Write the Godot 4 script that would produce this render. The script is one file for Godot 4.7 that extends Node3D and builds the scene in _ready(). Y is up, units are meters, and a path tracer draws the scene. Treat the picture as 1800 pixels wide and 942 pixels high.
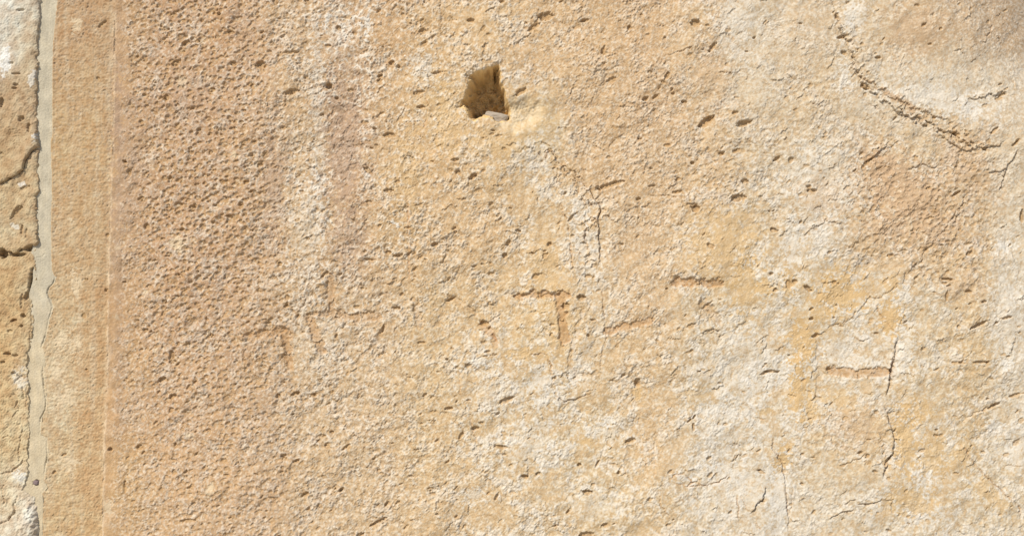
extends Node3D

# A sunlit ashlar wall: one big drafted stone with worn carved letters, a broken socket,
# a grey mortar joint and the rough neighbouring stones at its left end.
# Stone surfaces are laid out in "marks": 1250 marks to the metre, u to the right, v down,
# with (900, 471) at the height of the eye. Relief is in millimetres.

const MARK := 0.0008
const EYE := 1.6
const STEP := 1.16
const ALBEDO := 0.62

var rng := RandomNumberGenerator.new()
var stone_mat: StandardMaterial3D
var n_warp: FastNoiseLite
var n_rim: FastNoiseLite
var n_patch: FastNoiseLite

class Sheet:
	var us := PackedFloat32Array()
	var vs := PackedFloat32Array()
	var nx := 0
	var ny := 0
	var h := PackedFloat32Array()
	var r := PackedFloat32Array()
	var g := PackedFloat32Array()
	var b := PackedFloat32Array()
	var rel := PackedFloat32Array()
	var low := PackedFloat32Array()
	var reg := PackedByteArray()

class Field:
	var a: PackedFloat32Array
	var b: PackedFloat32Array
	var w := 0
	var ht := 0
	var u0 := 0.0
	var v0 := 0.0

# ------------------------------------------------------------------ helpers

func noise(seed_value: int, period: float, octaves := 1, kind := FastNoiseLite.TYPE_SIMPLEX_SMOOTH) -> FastNoiseLite:
	var n := FastNoiseLite.new()
	n.seed = seed_value
	n.noise_type = kind
	n.frequency = 1.0 / period
	n.fractal_type = FastNoiseLite.FRACTAL_FBM if octaves > 1 else FastNoiseLite.FRACTAL_NONE
	n.fractal_octaves = octaves
	return n

func cells(seed_value: int, period: float, what: int, warp: float) -> FastNoiseLite:
	var n := noise(seed_value, period, 1, FastNoiseLite.TYPE_CELLULAR)
	n.cellular_distance_function = FastNoiseLite.DISTANCE_EUCLIDEAN
	n.cellular_return_type = what
	n.cellular_jitter = 1.0
	n.domain_warp_enabled = warp > 0.0
	n.domain_warp_type = FastNoiseLite.DOMAIN_WARP_SIMPLEX
	n.domain_warp_amplitude = warp
	n.domain_warp_frequency = 1.0 / (period * 1.3)
	n.domain_warp_fractal_type = FastNoiseLite.DOMAIN_WARP_FRACTAL_NONE
	return n

func axis(far_lo: float, lo: float, hi: float, far_hi: float, step: float, coarse: float) -> PackedFloat32Array:
	var out := PackedFloat32Array()
	var left := []
	var x := lo
	var s := step
	while x > far_lo:
		s = minf(s * 1.12, coarse)
		x -= s
		left.append(x)
	left.reverse()
	for q in left:
		out.append(q)
	var n := int(ceil((hi - lo) / step))
	for k in n + 1:
		out.append(lo + (hi - lo) * k / n)
	x = hi
	s = step
	while x < far_hi:
		s = minf(s * 1.12, coarse)
		x += s
		out.append(x)
	return out

func sheet(us: PackedFloat32Array, vs: PackedFloat32Array) -> Sheet:
	var s := Sheet.new()
	s.us = us
	s.vs = vs
	s.nx = us.size()
	s.ny = vs.size()
	var n := s.nx * s.ny
	s.h.resize(n)
	s.r.resize(n)
	s.g.resize(n)
	s.b.resize(n)
	s.reg.resize(n)
	s.rel.resize(n)
	s.low.resize(n)
	return s

# value of a broken line of (along, across) pairs at "along"
func line_at(pts: Array, t: float) -> float:
	if t <= pts[0]:
		return pts[1]
	var k := 2
	while k < pts.size():
		if t <= pts[k]:
			var f: float = (t - pts[k - 2]) / (pts[k] - pts[k - 2])
			return lerpf(pts[k - 1], pts[k + 1], f)
		k += 2
	return pts[pts.size() - 1]

# weathering of the stone from control points: u, v, colour, roughness, pitting, crust, mottling
func field(points: Array, u0: float, v0: float, u1: float, v1: float) -> Field:
	var cell := 20.0
	var w := int((u1 - u0) / cell)
	var ht := int((v1 - v0) / cell)
	var da := PackedFloat32Array()
	var db := PackedFloat32Array()
	da.resize(w * ht * 4)
	db.resize(w * ht * 4)
	var acc := PackedFloat32Array()
	acc.resize(8)
	for j in ht:
		for i in w:
			var u := u0 + (i + 0.5) * cell
			var v := v0 + (j + 0.5) * cell
			acc.fill(0.0)
			for p in points:
				var dx: float = u - p[0]
				var dy: float = v - p[1]
				var k := 1.0 / (dx * dx + dy * dy * 0.7 + 900.0)
				k = k * k
				acc[7] += k
				for c in 7:
					acc[c] += k * p[c + 2]
			var o := (j * w + i) * 4
			for c in 4:
				da[o + c] = acc[c] / acc[7]
			for c in 3:
				db[o + c] = acc[c + 4] / acc[7]
	var ia := Image.create_from_data(w, ht, false, Image.FORMAT_RGBAF, da.to_byte_array())
	var ib := Image.create_from_data(w, ht, false, Image.FORMAT_RGBAF, db.to_byte_array())
	var f := Field.new()
	f.w = w * 5
	f.ht = ht * 5
	ia.resize(f.w, f.ht, Image.INTERPOLATE_BILINEAR)
	ib.resize(f.w, f.ht, Image.INTERPOLATE_BILINEAR)
	f.a = ia.get_data().to_float32_array()
	f.b = ib.get_data().to_float32_array()
	f.u0 = u0
	f.v0 = v0
	return f

# ------------------------------------------------------------------ stamps

func span(s: Sheet, u0: float, u1: float, v0: float, v1: float) -> PackedInt32Array:
	return PackedInt32Array([clampi(s.us.bsearch(u0), 0, s.nx - 1), clampi(s.us.bsearch(u1), 0, s.nx), clampi(s.vs.bsearch(v0), 0, s.ny - 1), clampi(s.vs.bsearch(v1), 0, s.ny)])

# a hollow with a broken rim; stain mixes ochre earth into it
func pit(s: Sheet, u: float, v: float, rx: float, ry: float, turn: float, depth: float, stain := 0.6) -> void:
	var reach := maxf(rx, ry) * 1.5 + 2.0
	var q := span(s, u - reach, u + reach, v - reach, v + reach)
	var c := cos(deg_to_rad(turn))
	var sn := sin(deg_to_rad(turn))
	for j in range(q[2], q[3]):
		var dv := s.vs[j] - v
		for i in range(q[0], q[1]):
			var du := s.us[i] - u
			var x := (du * c - dv * sn) / rx
			var y := (du * sn + dv * c) / ry
			var d := sqrt(x * x + y * y) + 0.34 * n_rim.get_noise_2d(s.us[i], s.vs[j])
			if d < 1.12:
				var t := smoothstep(1.12, 0.74, d)
				var k := j * s.nx + i
				s.h[k] -= depth * t
				var m := t * stain
				s.r[k] = lerpf(s.r[k], 0.76, m)
				s.g[k] = lerpf(s.g[k], 0.60, m)
				s.b[k] = lerpf(s.b[k], 0.36, m)

# a crack along a broken line; step lifts the ground on the left hand of someone walking along it, fading over "fade"
func crack(s: Sheet, pts: Array, width: float, depth: float, step := 0.0, fade := 14.0, stain := 0.25, wander := 3.0) -> void:
	var lo_u := 1e9
	var hi_u := -1e9
	var lo_v := 1e9
	var hi_v := -1e9
	var n := pts.size() / 2
	for k in n:
		lo_u = minf(lo_u, pts[k * 2])
		hi_u = maxf(hi_u, pts[k * 2])
		lo_v = minf(lo_v, pts[k * 2 + 1])
		hi_v = maxf(hi_v, pts[k * 2 + 1])
	var reach := maxf(width * 1.5, fade if step != 0.0 else 0.0) + wander * 1.5 + 1.0
	# segment by segment, so that a long crack does not visit its whole box
	for k in n - 1:
		var ax: float = pts[k * 2]
		var ay: float = pts[k * 2 + 1]
		var bx: float = pts[k * 2 + 2]
		var by: float = pts[k * 2 + 3]
		var ex := bx - ax
		var ey := by - ay
		var ll := maxf(ex * ex + ey * ey, 0.01)
		var l := sqrt(ll)
		var q := span(s, minf(ax, bx) - reach, maxf(ax, bx) + reach, minf(ay, by) - reach, maxf(ay, by) + reach)
		for j in range(q[2], q[3]):
			for i in range(q[0], q[1]):
				var pu := s.us[i]
				var pv := s.vs[j]
				var wu := pu + wander * (1.2 * n_patch.get_noise_2d(pu + 900.0, pv) + 0.35 * n_rim.get_noise_2d(pu, pv))
				var wv := pv + wander * (1.2 * n_patch.get_noise_2d(pu, pv + 900.0) + 0.35 * n_rim.get_noise_2d(pu, pv + 70.0))
				var t := ((wu - ax) * ex + (wv - ay) * ey) / ll
				if t < 0.0 or t >= 1.0:
					continue
				var along := (k + t) / (n - 1)
				var taper := smoothstep(0.0, 0.12, along) * smoothstep(1.0, 0.88, along)
				var side := ((wu - ax) * ey - (wv - ay) * ex) / l
				var d := absf(side)
				var w := width * (0.55 + 0.45 * taper) * (0.8 + 0.5 * n_patch.get_noise_2d(pu * 2.0, pv * 2.0))
				var o := j * s.nx + i
				if d < w:
					var f := (1.0 - d / w)
					f = f * (2.0 - f) * taper * clampf(0.62 + 1.1 * n_patch.get_noise_2d(pu * 0.7 + 333.0, pv * 0.7), 0.08, 1.1)
					s.h[o] -= depth * f
					var m := f * stain
					s.r[o] = lerpf(s.r[o], 0.78, m)
					s.g[o] = lerpf(s.g[o], 0.58, m)
					s.b[o] = lerpf(s.b[o], 0.36, m)
				if step != 0.0 and d < fade:
					var f := (1.0 - d / fade) * taper
					s.h[o] += (step if side > 0.0 else -step * 0.5) * f * f

# a carved stroke, worn shallow, with rust-coloured earth left in it
func stroke(s: Sheet, pts: Array, width: float, depth: float, stain: float, region: int) -> void:
	var n := pts.size() / 2
	var reach := width + 9.0
	for k in n - 1:
		var ax: float = pts[k * 2]
		var ay: float = pts[k * 2 + 1]
		var ex: float = pts[k * 2 + 2] - ax
		var ey: float = pts[k * 2 + 3] - ay
		var ll := maxf(ex * ex + ey * ey, 0.01)
		var q := span(s, minf(ax, ax + ex) - reach, maxf(ax, ax + ex) + reach, minf(ay, ay + ey) - reach, maxf(ay, ay + ey) + reach)
		for j in range(q[2], q[3]):
			for i in range(q[0], q[1]):
				var pu := s.us[i]
				var pv := s.vs[j]
				var wu := pu + 7.0 * n_patch.get_noise_2d(pu + 300.0, pv) + 2.0 * n_rim.get_noise_2d(pu, pv)
				var wv := pv + 7.0 * n_patch.get_noise_2d(pu, pv + 300.0) + 2.0 * n_rim.get_noise_2d(pu, pv + 60.0)
				var t := clampf(((wu - ax) * ex + (wv - ay) * ey) / ll, 0.0, 1.0)
				var dx := wu - ax - ex * t
				var dy := wv - ay - ey * t
				var d := sqrt(dx * dx + dy * dy) / width
				if d < 1.0:
					var o := j * s.nx + i
					var f := smoothstep(1.0, 0.5, d)
					if s.reg[o] != region:
						s.h[o] = lerpf(s.h[o], s.low[o] - depth + 0.65 * (s.h[o] - s.low[o]), f)
						var m := f * stain * clampf(0.75 + 0.6 * n_patch.get_noise_2d(pu * 3.0, pv * 3.0), 0.0, 1.0)
						s.r[o] = lerpf(s.r[o], 0.775, m)
						s.g[o] = lerpf(s.g[o], 0.585, m)
						s.b[o] = lerpf(s.b[o], 0.345, m)
						if d < 0.85:
							s.reg[o] = region

# a patch of another tone with ragged edges
func patch(s: Sheet, u: float, v: float, rx: float, ry: float, turn: float, tone: Color, much: float, ragged := 0.7) -> void:
	var reach := maxf(rx, ry) * 1.7
	var lift := 0.8 if tone.b > 0.7 else -0.6
	var q := span(s, u - reach, u + reach, v - reach, v + reach)
	var c := cos(deg_to_rad(turn))
	var sn := sin(deg_to_rad(turn))
	for j in range(q[2], q[3]):
		var dv := s.vs[j] - v
		for i in range(q[0], q[1]):
			var du := s.us[i] - u
			var x := (du * c - dv * sn) / rx
			var y := (du * sn + dv * c) / ry
			var d := x * x + y * y
			if d < 2.8:
				d = sqrt(d) + ragged * (n_patch.get_noise_2d(s.us[i], s.vs[j]) * 1.3 + n_rim.get_noise_2d(s.us[i], s.vs[j]) * 0.5)
				var m := smoothstep(1.35, 0.2, d)
				m = much * smoothstep(0.25, 0.62, m + 0.55 * n_rim.get_noise_2d(s.us[i] * 1.2 + 40.0, s.vs[j] * 1.2) + lift * s.rel[j * s.nx + i])
				if m > 0.0:
					var k := j * s.nx + i
					s.r[k] = lerpf(s.r[k], tone.r, m)
					s.g[k] = lerpf(s.g[k], tone.g, m)
					s.b[k] = lerpf(s.b[k], tone.b, m)

# ------------------------------------------------------------------ surfaces

const RIGHT_EDGE := [-400, 98, 0, 98, 30, 95, 60, 92, 100, 89, 236, 89, 250, 86, 300, 88, 345, 88, 400, 87, 472, 88, 488, 93, 498, 90, 506, 82, 515, 79, 526, 84, 540, 89, 560, 82, 588, 77, 610, 69, 622, 73, 635, 74, 655, 71, 690, 75, 706, 78, 720, 76, 735, 68, 765, 66, 770, 78, 800, 80, 830, 75, 845, 72, 858, 78, 868, 68, 880, 70, 942, 69, 1300, 70]
const LEFT_EDGE := [-400, 71, 0, 71, 30, 69, 60, 66, 120, 65, 200, 64, 236, 65, 255, 68, 300, 66, 335, 68, 345, 63, 375, 66, 425, 66, 432, 62, 445, 59, 472, 63, 495, 62, 515, 56, 550, 56, 575, 58, 600, 54, 625, 48, 660, 49, 720, 52, 770, 51, 790, 47, 835, 50, 850, 43, 862, 38, 868, 50, 873, 60, 890, 65, 942, 67, 1300, 67]
const BOSS_EDGE := [-400, 200, 0, 199, 150, 199, 236, 196, 300, 194, 400, 191, 472, 189, 560, 187, 700, 185, 780, 181, 900, 178, 1300, 172]
const UPPER_CRACK := [-500, 372, 0, 322, 28, 306, 40, 297, 45, 280, 56, 263, 70, 256, 200, 254]
const LOWER_LEDGE := [-500, 452, 0, 438, 9, 440, 24, 446, 38, 436, 60, 430, 200, 428]

func boss_relief(s: Sheet, f: Field) -> void:
	var n_big := noise(11, 420.0, 2)
	var n_mid := noise(12, 95.0, 3)
	var n_grain := noise(13, 11.0, 3)
	var n_lump := noise(10, 38.0, 2)
	var n_fine := noise(14, 5.0, 2)
	var n_ridge := noise(15, 19.0, 2)
	var n_terrace := noise(16, 85.0, 3)
	var n_chisel := noise(17, 5.5, 2)
	var n_tone := noise(18, 26.0, 3)
	var n_fleck := noise(20, 6.5, 3)
	var c_facet := cells(23, 7.0, FastNoiseLite.RETURN_CELL_VALUE, 6.0)
	var c_facet2 := cells(24, 17.0, FastNoiseLite.RETURN_CELL_VALUE, 12.0)
	var n_tone2 := noise(19, 75.0, 3)
	var c_dist := cells(21, 8.4, FastNoiseLite.RETURN_DISTANCE, 6.0)
	var c_val := cells(21, 8.4, FastNoiseLite.RETURN_CELL_VALUE, 6.0)
	var d_dist := cells(22, 24.0, FastNoiseLite.RETURN_DISTANCE, 14.0)
	var d_val := cells(22, 24.0, FastNoiseLite.RETURN_CELL_VALUE, 14.0)
	for j in s.ny:
		var v := s.vs[j]
		var edge := line_at(RIGHT_EDGE, v)
		var boss := line_at(BOSS_EDGE, v)
		for i in s.nx:
			var u := s.us[i]
			var k := j * s.nx + i
			if u < edge - 8.0:
				s.h[k] = -45.0
				continue
			var wu := u + 26.0 * n_warp.get_noise_2d(u, v) + 16.0 * n_rim.get_noise_2d(u, v)
			var wv := v + 26.0 * n_warp.get_noise_2d(u + 700.0, v + 300.0) + 16.0 * n_rim.get_noise_2d(u + 80.0, v)
			var fi := clampi(int((wu - f.u0) * 0.25), 0, f.w - 1)
			var fj := clampi(int((wv - f.v0) * 0.25), 0, f.ht - 1)
			var fo := (fj * f.w + fi) * 4
			var cr := f.a[fo]
			var cg := f.a[fo + 1]
			var cb := f.a[fo + 2]
			var lean := 1.0 - 0.025 * smoothstep(0.79, 0.85, (cr + cg) * 0.5)
			var rough := f.a[fo + 3]
			var pitting := f.b[fo]
			var crust := f.b[fo + 1]
			var mottle := f.b[fo + 2]
			var e := u - edge
			var on_boss := u - boss + 2.2 * n_patch.get_noise_2d(u * 0.5, v) + 0.9 * n_rim.get_noise_2d(u, v)
			var grain := n_grain.get_noise_2d(u, v)
			var fine := n_fine.get_noise_2d(u, v)
			var tone := n_tone.get_noise_2d(u, v)
			var tone2 := n_tone2.get_noise_2d(u, v)
			var z := 0.0
			if on_boss < 0.0:
				# the drafted margin, dressed flat with a fine claw
				z = -1.9 + 0.34 * n_chisel.get_noise_2d(u * 0.3, v) + 0.7 * grain + 0.5 * fine + 0.25 * c_facet.get_noise_2d(u, v) + 0.45 * n_mid.get_noise_2d(u, v) - 0.9 * smoothstep(0.2, 0.5, n_fleck.get_noise_2d(u, v)) * clampf(0.5 + 1.3 * tone2, 0.0, 1.0) + 0.5 * n_lump.get_noise_2d(u, v)
				var old := clampf(0.9 * n_fleck.get_noise_2d(u, v) + 0.8 * tone2 + 0.3 * tone + 0.05, 0.0, 0.75) * smoothstep(700.0, 150.0, v)
				cr = lerpf(cr, 0.755, old)
				cg = lerpf(cg, 0.625, old)
				cb = lerpf(cb, 0.48, old)
				var pale := clampf(0.8 * n_fleck.get_noise_2d(u + 200.0, v) + 0.9 * n_tone2.get_noise_2d(u, v + 200.0), 0.0, 0.8) * (0.35 + 0.65 * smoothstep(420.0, 620.0, v) * smoothstep(75.0, 45.0, e))
				cr = lerpf(cr, 0.87, pale)
				cg = lerpf(cg, 0.78, pale)
				cb = lerpf(cb, 0.61, pale)
				var run := n_tone.get_noise_2d(u * 1.6 + 900.0, v * 0.07)
				cr = lerpf(cr, 0.845, clampf(run, 0.0, 0.6))
				cg = lerpf(cg, 0.735, clampf(run, 0.0, 0.6))
				cb = lerpf(cb, 0.575, clampf(run, 0.0, 0.6))
				cr *= 0.985
				cg *= 0.99
				var m := 0.10 * tone + 0.07 * n_fleck.get_noise_2d(u, v) + 0.05 * n_chisel.get_noise_2d(u * 0.2, v + 50.0)
				cr *= 0.985 + m * 0.5
				cg *= 1.0 + m
				cb *= 1.0 + m * 1.6
				if e < 4.0:
					var low := smoothstep(470.0, 500.0, v)
					if e < 0.0:
						z -= e * e * 1.2 + 1.5
					z -= low * 3.0 * smoothstep(2.4, 0.0, absf(e - 0.8))
					z += (1.0 - low) * 0.5 * smoothstep(2.5, 0.0, absf(e - 2.0))
				if on_boss > -4.0:
					z += 0.9 * smoothstep(-4.0, 0.0, on_boss)
			else:
				var inside := smoothstep(8.0, 32.0, on_boss + 16.0 * tone)
				var rise := smoothstep(0.0, 260.0, on_boss)
				z = -1.3 + 7.0 * rise + n_big.get_noise_2d(u, v) * 9.0 * rise + n_mid.get_noise_2d(u, v) * 3.0 + n_lump.get_noise_2d(u, v) * 1.3 * (0.4 + rough)
				s.low[k] = z
				var rr := rough * (0.35 + 0.65 * inside) * clampf(0.82 + 1.3 * tone2 + 0.6 * tone, 0.16, 1.5)
				var ridge := 1.0 - absf(n_ridge.get_noise_2d(u, v)) * 2.2
				z += rr * (0.95 * (1.0 - 0.6 * pitting) * grain + 0.35 * ridge + 0.52 * c_facet.get_noise_2d(u, v) + 0.5 * c_facet2.get_noise_2d(u, v)) + 0.76 * fine * (0.14 + rr)
				# thin scales that broke off in steps
				var tt := n_terrace.get_noise_2d(u + 9.0 * grain, v + 9.0 * fine) * 7.0
				var fr := tt - floorf(tt)
				z += 0.85 * (0.35 + 0.65 * rough) * (smoothstep(0.90, 1.0, fr) - fr)
				# honeycomb
				var pits := 0.0
				var rim_tone := 0.0
				if pitting > 0.03:
					# hollows lean up to the right
					var hu := u * 0.82 + v * 0.30
					var hv := v * 1.02 - u * 0.16
					var dd := c_dist.get_noise_2d(hu, hv) + 1.0
					var cv := c_val.get_noise_2d(hu, hv)
					pits = smoothstep(0.44 + 0.20 * cv, 0.26, dd) * smoothstep(-0.9, 0.3, cv)
					rim_tone = smoothstep(0.42, 0.56, dd) * smoothstep(0.85, 0.62, dd) * inside * pitting
					var bd := d_dist.get_noise_2d(hu, hv) + 1.0
					var bv := d_val.get_noise_2d(hu, hv)
					var bp := smoothstep(0.36, 0.16, bd) * smoothstep(0.2, 0.9, bv)
					pits = maxf(pits, bp)
					pits *= inside * pitting * lerpf(1.0, 0.85, maxf(smoothstep(440.0, 620.0, v) * smoothstep(900.0, 700.0, u), 0.0))
					z -= 2.1 * pits + 1.0 * bp * inside * pitting
				# patina: grey-mauve skin on what stands proud, fresh ochre where it wore away
				var skin := clampf(pitting * 0.6 * (0.5 + 1.2 * tone + 1.2 * tone2 - 1.1 * pits), 0.0, 0.75)
				cr = lerpf(cr, 0.740, skin)
				cg = lerpf(cg, 0.635, skin)
				cb = lerpf(cb, 0.525, skin)
				rim_tone *= clampf(0.2 + 0.9 * tone2 + 0.5 * tone, 0.0, 0.8)
				cr = lerpf(cr, 0.87, rim_tone)
				cg = lerpf(cg, 0.80, rim_tone)
				cb = lerpf(cb, 0.69, rim_tone)
				var oc := clampf(pits * 0.75 + maxf(0.0, -grain - 0.1) * 0.45 * rough, 0.0, 0.8)
				cr = lerpf(cr, 0.75, oc)
				cg = lerpf(cg, 0.60, oc)
				cb = lerpf(cb, 0.37, oc)
				# crumbs of pale lime among ochre grains
				var fk := (n_fleck.get_noise_2d(u, v) + 0.35 * grain) * (0.25 + 0.75 * inside)
				if fk > 0.0:
					fk = minf(fk * 1.5, 0.6)
					cr = lerpf(cr, 0.89, fk)
					cg = lerpf(cg, 0.835, fk)
					cb = lerpf(cb, 0.735, fk)
				else:
					fk = minf(-fk * 0.9, 0.35)
					cr = lerpf(cr, 0.80, fk)
					cg = lerpf(cg, 0.64, fk)
					cb = lerpf(cb, 0.43, fk)
				var wh := crust * smoothstep(0.12, 0.5, grain + 0.35 * tone2 + 0.25 * ridge - 0.05)
				cr = lerpf(cr, 0.92, wh)
				cg = lerpf(cg, 0.89, wh)
				cb = lerpf(cb, 0.825, wh)
				z += wh * 0.35
				var mo := tone * 0.9 + tone2 * 0.8 + 0.4 * grain
				if mo > 0.0:
					mo = minf(1.0, mottle * 1.5) * smoothstep(0.0, 0.45, mo) * 0.8
					cr = lerpf(cr, 0.925, mo)
					cg = lerpf(cg, 0.90, mo)
					cb = lerpf(cb, 0.855, mo)
				else:
					mo = minf(1.0, mottle * 1.5) * smoothstep(0.1, 0.5, -mo) * 0.5
					cr = lerpf(cr, 0.85, mo)
					cg = lerpf(cg, 0.69, mo)
					cb = lerpf(cb, 0.44, mo)
				if on_boss < 5.0:
					var ln := smoothstep(5.0, 1.5, on_boss) * clampf(0.7 + 0.8 * tone, 0.0, 0.95)
					z += 0.5 * ln
					cr = lerpf(cr, 0.91, ln)
					cg = lerpf(cg, 0.80, ln)
					cb = lerpf(cb, 0.63, ln)
			var sp := 1.0 + 0.05 * fine + 0.04 * grain
			s.rel[k] = clampf(grain + 0.6 * fine, -1.0, 1.0)
			sp *= lean
			s.h[k] = z
			s.r[k] = cr * sp
			s.g[k] = cg * sp
			s.b[k] = cb * sp

# the worn stones left of the joint; from/to are broken lines they end at above and below
func rough_relief(s: Sheet, f: Field, above: Array, below: Array, base: float) -> void:
	var n_mid := noise(32, 60.0, 3)
	var n_grain := noise(33, 14.0, 3)
	var n_fine := noise(34, 4.2, 2)
	var n_tone := noise(38, 24.0, 3)
	var c_facet := cells(39, 10.0, FastNoiseLite.RETURN_CELL_VALUE, 7.0)
	for j in s.ny:
		var v := s.vs[j]
		var edge := line_at(LEFT_EDGE, v)
		for i in s.nx:
			var u := s.us[i]
			var k := j * s.nx + i
			var wu := u + 14.0 * n_warp.get_noise_2d(u, v)
			var wv := v + 14.0 * n_warp.get_noise_2d(u + 700.0, v + 300.0)
			var fi := clampi(int((wu - f.u0) * 0.25), 0, f.w - 1)
			var fj := clampi(int((wv - f.v0) * 0.25), 0, f.ht - 1)
			var fo := (fj * f.w + fi) * 4
			var grain := n_grain.get_noise_2d(u, v)
			var fine := n_fine.get_noise_2d(u, v)
			var tone := n_tone.get_noise_2d(u, v)
			var rough := f.a[fo + 3]
			var jag := 2.2 * n_rim.get_noise_2d(u * 0.7, v * 0.7) + 3.5 * n_patch.get_noise_2d(u * 0.6, v * 0.6)
			var e := edge - 2.0 - u + jag
			var z := base + 2.2 * n_mid.get_noise_2d(u, v) + rough * (1.5 * grain + 0.7 * fine + 0.5 * c_facet.get_noise_2d(u, v)) + 0.3 * fine
			var soft := 1.0 if v < 530.0 else lerpf(1.0, 0.25, smoothstep(530.0, 560.0, v))
			if v > 880.0:
				soft = 1.0
			if e < 9.0:
				z -= soft * 2.0 * (1.0 - maxf(e, 0.0) / 9.0) * (1.0 - maxf(e, 0.0) / 9.0)
			if e < 0.0:
				z -= minf(e * e * 3.0, 55.0)
			if not above.is_empty():
				var a := v - line_at(above, u) + jag
				if a < 4.0:
					z -= minf(1.2 + (4.0 - a) * (4.0 - a) * 0.12 + (a * a * 3.0 if a < -2.0 else 0.0), 60.0)
			if not below.is_empty():
				var a := line_at(below, u) - v + jag
				z += 3.2 * smoothstep(46.0, 6.0, a) * smoothstep(5.0, 40.0, u + 30.0)
				if a < 5.0:
					z -= 0.05 * (5.0 - a) * (5.0 - a)
				if a < 0.0:
					z -= minf(a * a * 4.0, 60.0)
			var m := 0.16 * tone
			s.h[k] = z
			s.r[k] = f.a[fo] * (1.0 + m * 0.6 + 0.05 * fine)
			s.g[k] = f.a[fo + 1] * (1.0 + m + 0.05 * fine)
			s.b[k] = f.a[fo + 2] * (1.0 + m * 1.4 + 0.05 * fine)

func mortar_relief(s: Sheet) -> void:
	var n_mid := noise(41, 70.0, 2)
	var n_fine := noise(42, 5.0, 2)
	var n_tone := noise(43, 40.0, 3)
	var n_sand := noise(44, 2.8, 1)
	var n_stain := noise(45, 16.0, 3)
	for j in s.ny:
		var v := s.vs[j]
		var lo := line_at(LEFT_EDGE, v) - 7.0
		var hi := line_at(RIGHT_EDGE, v) + 4.0
		for i in s.nx:
			var u := s.us[i]
			var k := j * s.nx + i
			var fine := n_fine.get_noise_2d(u, v)
			# drawn down with a trowel: faint streaks along the joint
			var streak := n_fine.get_noise_2d(u * 1.6, v * 0.06 + 400.0)
			var sand := n_sand.get_noise_2d(u, v)
			s.h[k] = lerpf(-1.9, lerpf(-3.0, -2.1, smoothstep(470.0, 520.0, v)), smoothstep(52.0, 84.0, u)) + 0.5 * n_mid.get_noise_2d(u, v) + 0.2 * fine + 0.14 * streak + 0.22 * sand
			s.h[k] -= 25.0 * (smoothstep(lo, lo - 5.0, u) + smoothstep(hi, hi + 4.0, u))
			# hairline where it shrank from the big block
			s.h[k] -= 2.2 * clampf(0.55 + 1.3 * n_tone.get_noise_2d(u, v * 0.5), 0.0, 1.0) * smoothstep(1.3, 0.3, absf(u - hi + 3.4 + 0.8 * n_rim.get_noise_2d(u, v))) * smoothstep(480.0, 496.0, v) * smoothstep(880.0, 850.0, v)
			var m := 1.0 + 0.07 * n_tone.get_noise_2d(u, v) + 0.03 * fine + 0.05 * sand + 0.02 * streak
			var low := clampf(smoothstep(470.0, 660.0, v) + 0.5 * n_stain.get_noise_2d(u, v * 0.4), 0.0, 1.2)
			m *= 1.0 + 0.06 * n_stain.get_noise_2d(u + 50.0, v * 0.5)
			s.r[k] = lerpf(0.805, 0.845, low) * m
			s.g[k] = lerpf(0.765, 0.780, low) * m
			s.b[k] = lerpf(0.655, 0.630, low) * m

# ------------------------------------------------------------------ meshes

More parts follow.
